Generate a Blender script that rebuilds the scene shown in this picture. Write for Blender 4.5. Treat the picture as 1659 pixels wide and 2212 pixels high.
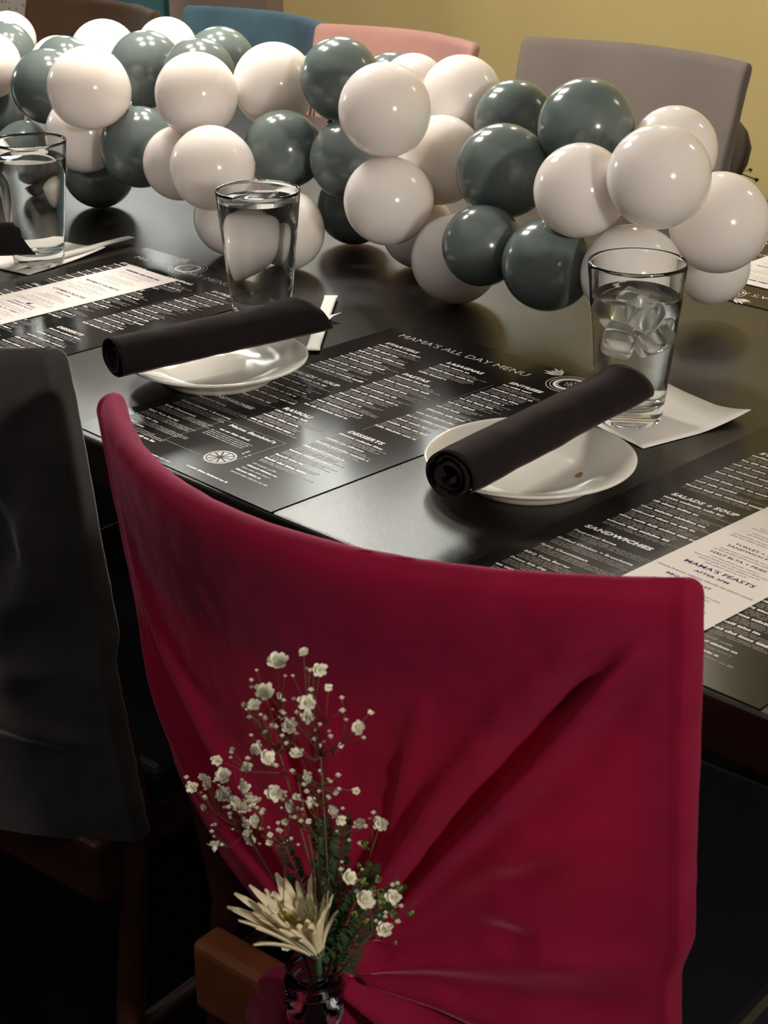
import bpy, bmesh, math, random
from mathutils import Vector, Matrix, Quaternion, noise

for o in list(bpy.data.objects):
    bpy.data.objects.remove(o, do_unlink=True)
SC = bpy.context.scene
COL = SC.collection
PI = math.pi
T = 0.75                      # height of the table top

# ------------------------------------------------------------------ camera
cam = bpy.data.cameras.new('camera')
cam.sensor_fit = 'VERTICAL'; cam.sensor_height = 36.0
cam.lens = 3591.8 / 2212 * 36.0
cam.clip_start = 0.02; cam.clip_end = 60
cam.dof.use_dof = True; cam.dof.focus_distance = 1.62; cam.dof.aperture_fstop = 24
camo = bpy.data.objects.new('camera', cam); COL.objects.link(camo)
Fw = Vector((-0.63032719, 0.66001742, -0.40873541)); Rt = Vector((0.72318556, 0.69065378, 0))
Dn = Fw.cross(Rt).normalized()
ro = math.radians(0.262)
r_ = math.cos(ro) * Rt + math.sin(ro) * Dn
u_ = math.sin(ro) * Rt - math.cos(ro) * Dn
camo.matrix_world = Matrix(((r_.x, u_.x, -Fw.x, 0.92244), (r_.y, u_.y, -Fw.y, -0.82285), (r_.z, u_.z, -Fw.z, T + 0.54969), (0, 0, 0, 1)))
SC.camera = camo

# ------------------------------------------------------------------ world and exposure
W = bpy.data.worlds.new('world'); SC.world = W; W.use_nodes = True
W.node_tree.nodes['Background'].inputs[0].default_value = (0.55, 0.6, 0.75, 1)
W.node_tree.nodes['Background'].inputs[1].default_value = 0.07
SC.view_settings.view_transform = 'Standard'; SC.view_settings.look = 'None'
SC.view_settings.gamma = 1.0; SC.view_settings.use_curve_mapping = False
SC.view_settings.exposure = 0.2

BULB = 128.0                  # radiance of the pendant's bulbs
def area(name, loc, size, power, color):
    l = bpy.data.lights.new(name, 'AREA'); l.energy = power; l.color = color; l.shape = 'SQUARE'; l.size = size
    o = bpy.data.objects.new(name, l); COL.objects.link(o); o.location = loc; return o
area('soft_fill_light', (-0.7, -1.5, 2.66), 3.0, 14, (1.0, 0.95, 0.88))  # added soft fill from overhead, no fixture behind it
SCONCE = 30.0                 # radiance of the frosted wall sconces
WINDOW = 13.0                 # radiance of the lit frosted windows

# ------------------------------------------------------------------ helpers
def mesh(name, v, f, smooth=True):
    m = bpy.data.meshes.new(name); m.from_pydata(v, [], f)
    if smooth: m.polygons.foreach_set('use_smooth', [True] * len(m.polygons))
    m.update(); return m

def obj(name, m, mat=None, parent=None, loc=None, rot=None):
    o = bpy.data.objects.new(name, m); COL.objects.link(o)
    if mat and m and not m.materials: m.materials.append(mat)
    if parent: o.parent = parent
    if loc is not None: o.location = loc
    if rot is not None: o.rotation_euler = rot
    return o

def tag(o, label=None, cat=None, group=None, kind=None):
    if label: o['label'] = label
    if cat: o['category'] = cat
    if group: o['group'] = group
    if kind: o['kind'] = kind
    return o

def empty(name, loc, rz=0.0, label=None, cat=None, group=None):
    o = bpy.data.objects.new(name, None); COL.objects.link(o); o.empty_display_size = 0.05
    o.location = loc; o.rotation_euler = (0, 0, rz)
    return tag(o, label, cat, group)

class MB:
    def __init__(s): s.v = []; s.f = []
    def add(s, v, f):
        b = len(s.v); s.v += [tuple(x) for x in v]; s.f += [tuple(i + b for i in q) for q in f]; return s
    def box(s, a, b, M=None):
        x0, y0, z0 = a; x1, y1, z1 = b
        v = [Vector(p) for p in ((x0, y0, z0), (x1, y0, z0), (x1, y1, z0), (x0, y1, z0), (x0, y0, z1), (x1, y0, z1), (x1, y1, z1), (x0, y1, z1))]
        if M: v = [M @ p for p in v]
        return s.add(v, [(0, 3, 2, 1), (4, 5, 6, 7), (0, 1, 5, 4), (1, 2, 6, 5), (2, 3, 7, 6), (3, 0, 4, 7)])
    def tube(s, pts, rad, n=8, cap=True):
        pts = [Vector(p) for p in pts]; k = len(pts)
        if not hasattr(rad, '__len__'): rad = [rad] * k
        V = []; up = Vector((0.13, 0.21, 1))
        for i, p in enumerate(pts):
            d = (pts[min(i + 1, k - 1)] - pts[max(i - 1, 0)]).normalized()
            a = d.cross(up)
            if a.length < 1e-3: a = d.cross(Vector((1, 0, 0)))
            a.normalize(); b = d.cross(a)
            for j in range(n):
                t = 2 * PI * j / n; V.append(p + (a * math.cos(t) + b * math.sin(t)) * rad[i])
        F = [(i * n + j, i * n + (j + 1) % n, (i + 1) * n + (j + 1) % n, (i + 1) * n + j) for i in range(k - 1) for j in range(n)]
        if cap: F += [tuple(range(n - 1, -1, -1)), tuple((k - 1) * n + j for j in range(n))]
        return s.add(V, F)
    def lathe(s, prof, n=48, c=(0, 0, 0), M=None):
        V = []; F = []; idx = []
        for r, z in prof:
            if r < 1e-6:
                idx.append([len(V)]); V.append(Vector((c[0], c[1], c[2] + z)))
            else:
                idx.append(list(range(len(V), len(V) + n)))
                V += [Vector((c[0] + r * math.cos(2 * PI * j / n), c[1] + r * math.sin(2 * PI * j / n), c[2] + z)) for j in range(n)]
        for a, b in zip(idx, idx[1:]):
            for j in range(n):
                k = (j + 1) % n
                if len(a) == 1 and len(b) == 1: continue
                if len(a) == 1: F.append((a[0], b[k], b[j]))
                elif len(b) == 1: F.append((a[j], a[k], b[0]))
                else: F.append((a[j], a[k], b[k], b[j]))
        if M: V = [M @ v for v in V]
        return s.add(V, F)
    def build(s, name, mat, parent=None, smooth=False, loc=None, rot=None, bevel=0.0):
        m = mesh(name, s.v, s.f, smooth)
        o = obj(name, m, mat, parent, loc, rot)
        if bevel:
            b = o.modifiers.new('bevel', 'BEVEL'); b.width = bevel; b.segments = 3; b.limit_method = 'ANGLE'
        return o

def struct(o): o['kind'] = 'structure'; return o

# ------------------------------------------------------------------ materials
def pmat(name, col, rough=0.5, spec=0.5, metal=0.0, sheen=0.0, sheen_tint=None, coat=0.0, trans=0.0, ior=1.45, sss=0.0, sssr=None,
         noise_amt=0.0, noise_scale=20.0, bump=0.0, bump_scale=200.0, emit=None, emit_s=0.0, translucent=0.0, tcol=None):
    m = bpy.data.materials.new(name); m.use_nodes = True; nt = m.node_tree; b = nt.nodes['Principled BSDF']
    I = b.inputs
    I['Base Color'].default_value = (*col, 1); I['Roughness'].default_value = rough; I['Specular IOR Level'].default_value = spec
    I['Metallic'].default_value = metal; I['IOR'].default_value = ior
    I['Transmission Weight'].default_value = trans
    I['Coat Weight'].default_value = coat; I['Coat Roughness'].default_value = 0.15
    if sheen:
        I['Sheen Weight'].default_value = sheen; I['Sheen Roughness'].default_value = 0.35
        I['Sheen Tint'].default_value = (*(sheen_tint or (1, 1, 1)), 1)
    if sss:
        I['Subsurface Weight'].default_value = sss; I['Subsurface Radius'].default_value = sssr or (0.02, 0.018, 0.015); I['Subsurface Scale'].default_value = 1.0
    if emit: I['Emission Color'].default_value = (*emit, 1); I['Emission Strength'].default_value = emit_s
    if noise_amt or bump:
        tc = nt.nodes.new('ShaderNodeTexCoord')
    if noise_amt:
        n = nt.nodes.new('ShaderNodeTexNoise'); n.inputs['Scale'].default_value = noise_scale; n.inputs['Detail'].default_value = 4
        nt.links.new(tc.outputs['Object'], n.inputs['Vector'])
        r = nt.nodes.new('ShaderNodeMapRange'); r.inputs[1].default_value = 0.3; r.inputs[2].default_value = 0.7
        r.inputs[3].default_value = 1 - noise_amt; r.inputs[4].default_value = 1 + noise_amt
        nt.links.new(n.outputs['Fac'], r.inputs[0])
        mx = nt.nodes.new('ShaderNodeVectorMath'); mx.operation = 'SCALE'; mx.inputs[0].default_value = col
        nt.links.new(r.outputs[0], mx.inputs['Scale']); nt.links.new(mx.outputs[0], I['Base Color'])
    if bump:
        n2 = nt.nodes.new('ShaderNodeTexNoise'); n2.inputs['Scale'].default_value = bump_scale; n2.inputs['Detail'].default_value = 3
        nt.links.new(tc.outputs['Object'], n2.inputs['Vector'])
        bp = nt.nodes.new('ShaderNodeBump'); bp.inputs['Strength'].default_value = bump; bp.inputs['Distance'].default_value = 0.002
        nt.links.new(n2.outputs['Fac'], bp.inputs['Height']); nt.links.new(bp.outputs[0], I['Normal'])
    if translucent:
        out = nt.nodes['Material Output']; t = nt.nodes.new('ShaderNodeBsdfTranslucent'); t.inputs[0].default_value = (*(tcol or col), 1)
        ms = nt.nodes.new('ShaderNodeMixShader'); ms.inputs[0].default_value = translucent
        nt.links.new(b.outputs[0], ms.inputs[1]); nt.links.new(t.outputs[0], ms.inputs[2]); nt.links.new(ms.outputs[0], out.inputs[0])
    return m

M_wall = pmat('yellow_wall_paint', (0.74, 0.58, 0.26), 0.75, 0.2, noise_amt=0.05, noise_scale=2.5, bump=0.15, bump_scale=60)
M_teal = pmat('teal_wall_paint', (0.10, 0.26, 0.28), 0.6, 0.3, noise_amt=0.1, noise_scale=3)
M_taupe = pmat('taupe_panel_tone', (0.30, 0.22, 0.19), 0.7, 0.3, noise_amt=0.05, noise_scale=3)
M_ceil = pmat('ceiling_paint', (0.25, 0.24, 0.22), 0.9, 0.1, bump=0.1, bump_scale=80)
M_floor = pmat('dark_carpet', (0.004, 0.004, 0.006), 0.95, 0.05, noise_amt=0.4, noise_scale=60, bump=0.4, bump_scale=300)
M_base = pmat('dark_baseboard', (0.03, 0.02, 0.015), 0.4)
M_table = pmat('black_brown_lacquered_wood', (0.008, 0.006, 0.004), 0.32, 0.34, noise_amt=0.35, noise_scale=14, bump=0.12, bump_scale=900, coat=0.12)
M_menu = pmat('black_laminated_card', (0.010, 0.008, 0.008), 0.18, 0.16)
M_paper = pmat('white_paper', (0.78, 0.73, 0.70), 0.55, 0.4)
M_napkin = pmat('white_paper_napkin', (0.90, 0.87, 0.84), 0.85, 0.2, bump=0.3, bump_scale=700)
M_wrap = pmat('white_wrapper_paper', (0.82, 0.80, 0.77), 0.5, 0.4)
M_inkw = pmat('white_print', (0.75, 0.73, 0.73), 0.4, 0.4)
M_inkg = pmat('grey_print', (0.19, 0.175, 0.18), 0.4, 0.4)
M_inkb = pmat('navy_print', (0.05, 0.04, 0.13), 0.6, 0.2)
M_inkl = pmat('pale_grey_print', (0.44, 0.39, 0.39), 0.6, 0.2)
M_cloth = pmat('black_napkin_cloth', (0.012, 0.009, 0.010), 0.9, 0.1, sheen=0.22, sheen_tint=(0.75, 0.60, 0.55), bump=0.35, bump_scale=900)
M_plate = pmat('white_glazed_china', (0.76, 0.73, 0.67), 0.13, 0.5)
M_coffee = pmat('brown_drip_stain', (0.30, 0.17, 0.06), 0.5)
M_glass = pmat('clear_glass', (0.985, 0.99, 0.985), 0.01, 0.5, trans=1.0, ior=1.30)
M_water = pmat('water', (0.985, 0.99, 0.985), 0.04, 0.5, trans=1.0, ior=1.18)
M_ice = pmat('cloudy_ice', (0.93, 0.95, 0.93), 0.18, 0.5, trans=0.85, ior=1.31)
M_white = pmat('white_latex', (0.83, 0.785, 0.76), 0.14, 0.5, sss=0.7, sssr=(0.05, 0.042, 0.035))
M_grey = pmat('slate_grey_latex', (0.125, 0.155, 0.150), 0.17, 0.5, sss=0.0)
M_crim = pmat('crimson_velour', (0.29, 0.011, 0.050), 0.8, 0.1, sheen=0.8, sheen_tint=(1.0, 0.30, 0.52), noise_amt=0.12, noise_scale=30, bump=0.25, bump_scale=700, translucent=0.4, tcol=(0.55, 0.016, 0.05))
M_char = pmat('charcoal_velour', (0.065, 0.060, 0.060), 0.85, 0.1, sheen=0.7, sheen_tint=(0.8, 0.76, 0.75), noise_amt=0.3, noise_scale=14, bump=0.25, bump_scale=700, translucent=0.12)
M_mauve = pmat('mauve_grey_velour', (0.21, 0.175, 0.155), 0.85, 0.1, sheen=0.3, noise_amt=0.06, noise_scale=10, translucent=0.2)
M_salmon = pmat('salmon_velour', (0.56, 0.30, 0.26), 0.85, 0.1, sheen=0.3, noise_amt=0.06, noise_scale=10, translucent=0.2)
M_blue = pmat('blue_velour', (0.085, 0.15, 0.20), 0.85, 0.1, sheen=0.3, noise_amt=0.2, noise_scale=10, translucent=0.2)
M_brown = pmat('brown_velour', (0.105, 0.058, 0.035), 0.85, 0.1, sheen=0.3, noise_amt=0.15, noise_scale=8, translucent=0.2)
M_wood = pmat('dark_red_chair_wood', (0.05, 0.016, 0.010), 0.4, 0.5, noise_amt=0.3, noise_scale=20)
M_pan = pmat('orange_brown_seat_wood', (0.22, 0.06, 0.022), 0.5, 0.4, noise_amt=0.2, noise_scale=20)
M_vinyl = pmat('black_vinyl', (0.012, 0.012, 0.014), 0.3, 0.5)
M_steel = pmat('brushed_steel', (0.5, 0.5, 0.5), 0.35, 0.5, metal=1.0)
M_bulb = pmat('glowing_bulb', (1, 1, 1), 0.5, emit=(1.0, 0.92, 0.81), emit_s=BULB)
M_bulb2 = pmat('glowing_bulb_of_far_lamp', (1, 1, 1), 0.5, emit=(1.0, 0.92, 0.80), emit_s=330)
M_bulb3 = pmat('glowing_bulb_of_left_lamp', (1, 1, 1), 0.5, emit=(1.0, 0.92, 0.80), emit_s=60)
M_frost = pmat('lit_frosted_glass', (1, 1, 1), 0.5, emit=(1.0, 0.95, 0.84), emit_s=SCONCE)
M_petal = pmat('cream_petal', (0.84, 0.74, 0.50), 0.6, 0.3, translucent=0.25)
M_petaly = pmat('yellow_green_floret', (0.55, 0.45, 0.08), 0.6, 0.3, translucent=0.2)
M_bloom = pmat('white_blossom', (0.90, 0.88, 0.74), 0.7, 0.2, translucent=0.25)
M_stem = pmat('olive_stem', (0.11, 0.075, 0.03), 0.6, 0.3)
M_leaf = pmat('green_leaflet', (0.035, 0.075, 0.03), 0.5, 0.4, translucent=0.2)
M_bud = pmat('pale_green_bud', (0.22, 0.27, 0.08), 0.6, 0.3)

def dotted(name, a, b):
    m = bpy.data.materials.new(name); m.use_nodes = True; nt = m.node_tree; P = nt.nodes['Principled BSDF']
    tc = nt.nodes.new('ShaderNodeTexCoord'); v = nt.nodes.new('ShaderNodeTexVoronoi'); v.inputs['Scale'].default_value = 70; v.inputs['Randomness'].default_value = 0.25
    nt.links.new(tc.outputs['Object'], v.inputs['Vector'])
    r = nt.nodes.new('ShaderNodeValToRGB'); r.color_ramp.elements[0].position = 0.28; r.color_ramp.elements[1].position = 0.36
    r.color_ramp.elements[0].color = (*b, 1); r.color_ramp.elements[1].color = (*a, 1)
    nt.links.new(v.outputs['Distance'], r.inputs[0]); nt.links.new(r.outputs[0], P.inputs['Base Color']); P.inputs['Roughness'].default_value = 0.8
    return m
M_dots = dotted('pale_dotted_fabric', (0.55, 0.46, 0.42), (0.22, 0.17, 0.16))

# ------------------------------------------------------------------ the room
def panel(name, a, b, mat):
    return struct(MB().box(a, b).build(name, mat))
panel('floor', (-5.2, -3.2, -0.05), (4.2, 4.2, 0.0), M_floor)
panel('ceiling', (-5.2, -3.2, 2.7), (4.2, 4.2, 2.75), M_ceil)
panel('wall_back', (-2.42, 2.3, 0), (4.2, 2.4, 2.7), M_wall)
panel('taupe_panel', (-2.82, 2.24, 0), (-2.42, 2.42, 2.7), M_taupe)  # grey-brown upright panel at the left end of the yellow wall
panel('wall_far', (-5.2, 2.62, 0), (-2.82, 2.7, 2.7), M_teal)
panel('trim_2', (-3.25, 2.57, 0), (-3.18, 2.62, 2.7), pmat('dark_teal_paint', (0.03, 0.09, 0.10), 0.5))
panel('wall_left', (-5.3, -3.2, 0), (-5.2, 4.2, 2.7), M_teal)
panel('baseboard_back', (-2.42, 2.285, 0), (4.2, 2.3, 0.11), M_base)

M_pane = pmat('lit_frosted_pane', (1, 1, 1), 0.5, emit=(0.97, 1.0, 0.93), emit_s=WINDOW)
def window(name, x0, x1, z0, z1, y):
    mb = MB(); xm = (x0 + x1) / 2; zm = (z0 + z1) / 2; w = 0.03
    for a, b in (((x0, z0), (x0 + w, z1)), ((x1 - w, z0), (x1, z1)), ((x0, z0), (x1, z0 + w)), ((x0, z1 - w), (x1, z1)), ((xm - 0.012, z0), (xm + 0.012, z1)), ((x0, zm - 0.012), (x1, zm + 0.012))):
        mb.box((a[0], y - 0.05, a[1]), (b[0], y + 0.005, b[1]))
    o = struct(mb.build(name, M_base))
    for (a, b) in ((x0 + w, xm - 0.012), (xm + 0.012, x1 - w)):
        for (c, d) in ((z0 + w, zm - 0.012), (zm + 0.012, z1 - w)):
            MB().box((a, y - 0.022, c), (b, y - 0.014, d)).build('pane', M_pane, o)
window('window_1', -2.40, -1.70, 1.70, 2.55, 2.30)
window('window_2', -3.95, -2.95, 1.70, 2.55, 2.62)

# ------------------------------------------------------------------ table
tb = empty('dining_table', (-0.7, 0.6, 0), 0, 'long dark lacquered dining table set for a party', 'table')
tp = MB().box((-1.75, -0.6, T - 0.045), (1.35, 0.6, T)).build('tabletop', M_table, tb, bevel=0.004)
for x in (-1.55, -0.15, 1.15):
    for y in (-0.28, 0.42):
        MB().box((x - 0.035, y - 0.035, 0), (x + 0.035, y + 0.035, T - 0.045)).build('leg', M_table, tb, bevel=0.003)
MB().box((-1.6, 0.36, T - 0.115), (1.2, 0.385, T - 0.045)).build('apron', M_table, tb)

# ------------------------------------------------------------------ lettering
def glyphs(lines):
    """lines: (text, x, y, cap height, align, stretch, boldness, slant) -> vertices, faces in the xy plane"""
    V = []; F = []
    for (s, x, y, h, al, sx, bold, sl) in lines:
        c = bpy.data.curves.new('t', 'FONT'); c.body = s; c.size = 1.0; c.resolution_u = 2; c.offset = bold; c.align_x = al
        c.space_character = 1.0 + bold * 2
        o = bpy.data.objects.new('t', c); COL.objects.link(o)
        dg = bpy.context.evaluated_depsgraph_get(); m = bpy.data.meshes.new_from_object(o.evaluated_get(dg))
        b = len(V); k = h / 0.70
        V += [(x + (v.co.x * sx + v.co.y * sl) * k, y + v.co.y * k, 0) for v in m.vertices]
        F += [tuple(i + b for i in p.vertices) for p in m.polygons]
        bpy.data.objects.remove(o); bpy.data.curves.remove(c); bpy.data.meshes.remove(m)
    return V, F

def worded(V, F, rnd, x0, x1, y, h, gap=0.12):
    """a line of print too small to read: letter-sized dashes grouped as words"""
    x = x0
    while x < x1 - h:
        n = rnd.randint(3, 9)
        for _ in range(n):
            w = h * rnd.uniform(0.45, 0.75)
            if x + w > x1: break
            t = h * rnd.choice((0.72, 0.72, 0.8, 1.0)); b = len(V)
            V += [(x, y, 0), (x + w, y, 0), (x + w, y + t, 0), (x, y + t, 0)]; F.append((b, b + 1, b + 2, b + 3))
            x += w + h * gap
        x += h * 0.55

def ring(V, F, cx, cy, r0, r1, n=36, ex=1.0, a0=0.0, a1=2 * PI):
    b = len(V)
    for i in range(n + 1):
        t = a0 + (a1 - a0) * i / n
        for r in (r0, r1): V.append((cx + r * math.cos(t) * ex, cy + r * math.sin(t), 0))
    F += [(b + 2 * i, b + 2 * i + 1, b + 2 * i + 3, b + 2 * i + 2) for i in range(n)]

def stroke(V, F, pts, w):
    for (ax, ay), (bx, by) in zip(pts, pts[1:]):
        d = Vector((bx - ax, by - ay)); n = Vector((-d.y, d.x)).normalized() * w / 2; b = len(V)
        V += [(ax - n.x, ay - n.y, 0), (bx - n.x, by - n.y, 0), (bx + n.x, by + n.y, 0), (ax + n.x, ay + n.y, 0)]; F.append((b, b + 1, b + 2, b + 3))

rnd = random.Random(5)
MW, MH = 0.276, 0.432
H1 = 0.0052
head = [("MAMA'S ALL DAY MENU", 0.024, 0.392, 0.0098, 'LEFT', 1.22, -0.012, 0.0),
        ('STARTERS', 0.033, 0.3655, H1, 'LEFT', 1.26, 0.055, 0.15), ('SALADS + SOUP', 0.031, 0.2395, H1, 'LEFT', 1.10, 0.055, 0.15),
        ('SANDWICHES', 0.020, 0.140, H1, 'LEFT', 1.26, 0.055, 0.15), ('LASAGNAS', 0.121, 0.3655, H1, 'LEFT', 1.22, 0.055, 0.15),
        ('PASTAS', 0.114, 0.310, H1, 'LEFT', 1.26, 0.055, 0.15), ('RAVIOLI', 0.103, 0.163, H1, 'LEFT', 1.26, 0.055, 0.15),
        ('ENTREES', 0.206, 0.3655, H1, 'LEFT', 1.26, 0.055, 0.15), ('DESSERTS', 0.190, 0.1645, H1, 'LEFT', 1.26, 0.055, 0.15),
        ("Mama Bambini's", 0.101, 0.099, 0.0045, 'LEFT', 1.45, 0.03, 0.2)]
real = [('Pepperoni Roma', 0.0185, 0.1285), ('Grilled Chicken + Bruschetta', 0.0175, 0.109), ('Spicy Cheesesteak', 0.0165, 0.0905), ('BBQ Tuna Burger', 0.0155, 0.072), ('Prime Rib Dip', 0.015, 0.0565)]
iV, iF = [], []; bV, bF = [], []
Vt, Ft = glyphs([(s, x, y, 0.0030, 'LEFT', 1.35, 0.03, 0.1) for s, x, y in real]); iV += Vt; iF += Ft
def block(x0, x1, top, bottom, lean=0.0, item=0.0033, step=0.0165, first=True, skip_items=False):
    y = top
    while y > bottom:
        xs = x0 + lean * (top - y)
        if not skip_items: worded(iV, iF, rnd, xs, xs + (x1 - x0) * rnd.uniform(0.5, 0.98), y, item)
        yy = y - 0.0042
        for k in range(rnd.choice((2, 2, 3, 3))):
            if yy < bottom: break
            worded(bV, bF, rnd, xs + 0.0008, xs + (x1 - x0) * rnd.uniform(0.7, 1.0), yy, 0.0019)
            yy -= 0.0027
        y = yy - rnd.uniform(0.0022, 0.0034)
block(0.031, 0.112, 0.3575, 0.256, -0.04)
block(0.029, 0.109, 0.2315, 0.155, -0.06)
for i, (s, x, y) in enumerate(real):
    yy = y - 0.0042
    for k in range(3):
        worded(bV, bF, rnd, x + 0.001, x + rnd.uniform(0.07, 0.088), yy, 0.0017); yy -= 0.0028
block(0.015, 0.092, 0.040, 0.022)
block(0.119, 0.192, 0.3575, 0.327)
block(0.112, 0.190, 0.302, 0.182, -0.04)
block(0.101, 0.176, 0.155, 0.119)
worded(iV, iF, rnd, 0.103, 0.146, 0.087, 0.0028)
for k in range(4): worded(bV, bF, rnd, 0.098, 0.155, 0.081 - k * 0.0034, 0.0018)
block(0.205, 0.262, 0.3575, 0.190, -0.06)
block(0.188, 0.262, 0.156, 0.062, -0.05)
for k in range(5): worded(iV if k % 2 else bV, iF if k % 2 else bF, rnd, 0.186, 0.186 + rnd.uniform(0.02, 0.06), 0.056 - 0.0062 * k, 0.0024)
worded(iV, iF, rnd, 0.150, 0.205, 0.012, 0.0026)
worded(iV, iF, rnd, 0.06, 0.135, 0.006, 0.0020)
M_menu_mesh = MB().box((0, 0, 0), (MW, MH, 0.0006)); menu_mesh = mesh('menu_card', M_menu_mesh.v, M_menu_mesh.f, False); menu_mesh.materials.append(M_menu)
def heads(lines, mat):
    out = []
    for l in lines:
        V, F = glyphs([l]); m = mesh('heading', V, F, False); m.materials.append(mat); out.append(m)
    return out
head_meshes = heads(head, M_inkw)
item_mesh = mesh('item_print', iV, iF, False); item_mesh.materials.append(M_inkw)
body_mesh = mesh('small_print', bV, bF, False); body_mesh.materials.append(M_inkg)
# line drawings: box and divider, citrus slice, round pizza tin with a leaf sprig
gV, gF = [], []
bx = [(0.088, 0.036), (0.090, 0.106), (0.172, 0.107), (0.170, 0.036), (0.088, 0.036)]
stroke(gV, gF, bx, 0.0005); stroke(gV, gF, [(0.196, 0.178), (0.199, 0.352)], 0.0005); stroke(gV, gF, [(0.199, 0.27), (0.262, 0.27)], 0.0004)
box_mesh = mesh('printed_rules', gV, gF, False); box_mesh.materials.append(M_inkg)
cV, cF = [], []
ring(cV, cF, 0.156, 0.045, 0.0128, 0.0148)
for k in range(10):
    a = 2 * PI * k / 10; b = len(cV); r0, r1 = 0.0025, 0.0120
    cV += [(0.156 + r0 * math.cos(a), 0.045 + r0 * math.sin(a), 0), (0.156 + r1 * math.cos(a - 0.25), 0.045 + r1 * math.sin(a - 0.25), 0), (0.156 + r1 * math.cos(a + 0.25), 0.045 + r1 * math.sin(a + 0.25), 0)]; cF.append((b, b + 1, b + 2))
for k in range(5): ring(cV, cF, 0.166 + 0.005 * math.cos(k * 2.1), 0.066 + 0.005 * math.sin(k * 1.7), 0, 0.0013, 10)
slice_mesh = mesh('printed_slice', cV, cF, False); slice_mesh.materials.append(pmat('dim_white_print', (0.34, 0.33, 0.32), 0.4))
def emblem(cx, cy):
    V, F = [], []
    for r0, r1 in ((0.0228, 0.0236), (0.0190, 0.0197), (0.0130, 0.0165), (0.0112, 0.0120)): ring(V, F, cx, cy, r0, r1)
    for k in range(12):
        t = k * 2.4; rr = 0.0015 + 0.0055 * (k / 12); ring(V, F, cx + rr * math.cos(t), cy + rr * math.sin(t), 0, 0.0009, 8)
    for k in range(5):
        a = 2.3 + 0.28 * k; L = 0.019 + 0.004 * (k % 2)
        p = Vector((cx - 0.022, cy + 0.014)); d = Vector((math.cos(a), math.sin(a))); n = Vector((-d.y, d.x)) * 0.0028
        b = len(V); V += [(p.x, p.y, 0), ((p + d * L * .5 - n).x, (p + d * L * .5 - n).y, 0), ((p + d * L).x, (p + d * L).y, 0), ((p + d * L * .5 + n).x, (p + d * L * .5 + n).y, 0)]; F.append((b, b + 1, b + 2, b + 3))
    m = mesh('printed_emblem', V, F, False); m.materials.append(M_inkw); return m
em_right = emblem(0.250, 0.405); em_left = emblem(0.112, 0.408)

def menu(loc, rz, label, emb):
    r = empty('menu_placemat', loc, rz, label, 'menu', 'black menus used as placemats')
    obj('menu_card', menu_mesh, None, r)
    for m in head_meshes: obj('heading', m, None, r, (0, 0, 0.00075))
    for n, m in (('item_print', item_mesh), ('small_print', body_mesh), ('printed_rules', box_mesh), ('printed_slice', slice_mesh), ('printed_emblem', emb)):
        obj(n, m, None, r, (0, 0, 0.00075))['kind'] = 'stuff'
    return r
DZ = T + 0.0003
menu((-0.2665, 0.0115, DZ), math.radians(-2.2), 'black menu in the middle, nothing lying on its text', em_right)
menu((0.187, 0.012, DZ), math.radians(-1.6), 'black menu at the right frame edge under a white insert', em_right)
menu((-0.712, 0.016, DZ), math.radians(-1.5), 'black menu at left under a white insert, beside the straw', em_left)
menu((0.06, 1.18, DZ), PI + math.radians(-1.5), 'black menu across the table beyond the balloons at right', em_left)

# white inserts
IW, IH = 0.094, 0.352
iv, if_ = MB().box((0, 0, 0), (IW, IH, 0.0006)), None
ins_mesh = mesh('insert_paper', iv.v, iv.f, False); ins_mesh.materials.append(M_paper)
ih_meshes = heads([("MAMA'S FEASTS", IW / 2, 0.1185, 0.0046, 'CENTER', 1.35, 0.02, 0.05), ('AFTER 3PM', IW / 2, 0.110, 0.0032, 'CENTER', 1.35, 0.02, 0.05),
                 ('BBQ RIB FEAST', IW / 2 - 0.008, 0.0925, 0.0032, 'CENTER', 1.3, 0.02, 0.05), ('FOR TWO', IW / 2 - 0.008, 0.0865, 0.0030, 'CENTER', 1.3, 0.02, 0.05),
                 ('FEAST', IW / 2 - 0.002, 0.0525, 0.0032, 'CENTER', 1.3, 0.02, 0.05), ('HALF BLTA + FRIES +', IW / 2, 0.146, 0.0032, 'CENTER', 1.3, 0.015, 0.05),
                 ('TURKEY + SWISS', IW / 2, 0.170, 0.0032, 'CENTER', 1.3, 0.015, 0.05), ('SANDWICH PLATE', IW / 2, 0.164, 0.0032, 'CENTER', 1.3, 0.015, 0.05),
                 ('COMBO PLATES', IW / 2, 0.230, 0.0044, 'CENTER', 1.35, 0.02, 0.05), ('UNTIL 3PM', IW / 2, 0.222, 0.0030, 'CENTER', 1.3, 0.015, 0.05),
                 ("MAMA'S SALMON", IW / 2, 0.276, 0.0042, 'CENTER', 1.35, 0.02, 0.05)], M_inkb)
dV, dF = [], []
worded(dV, dF, rnd, 0.014, 0.08, 0.334, 0.0042)
ih_mesh = mesh('insert_heading_print', dV, dF, False); ih_mesh.materials.append(M_inkb)
eV, eF = [], []
def cen(y, w, h=0.0016): worded(eV, eF, rnd, IW / 2 - w / 2, IW / 2 + w / 2, y, h)
for y in (0.327, 0.323, 0.316, 0.305, 0.301, 0.297, 0.290, 0.268, 0.264, 0.257, 0.253, 0.247, 0.212, 0.208, 0.204, 0.196, 0.192, 0.186, 0.182, 0.157, 0.153, 0.140, 0.136, 0.132, 0.128, 0.081, 0.077, 0.070, 0.066, 0.061, 0.046, 0.042, 0.036, 0.026, 0.022):
    cen(y, rnd.uniform(0.035, 0.075))
cen(0.1015, 0.086, 0.0022)
it_mesh = mesh('insert_small_print', eV, eF, False); it_mesh.materials.append(M_inkl)
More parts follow.
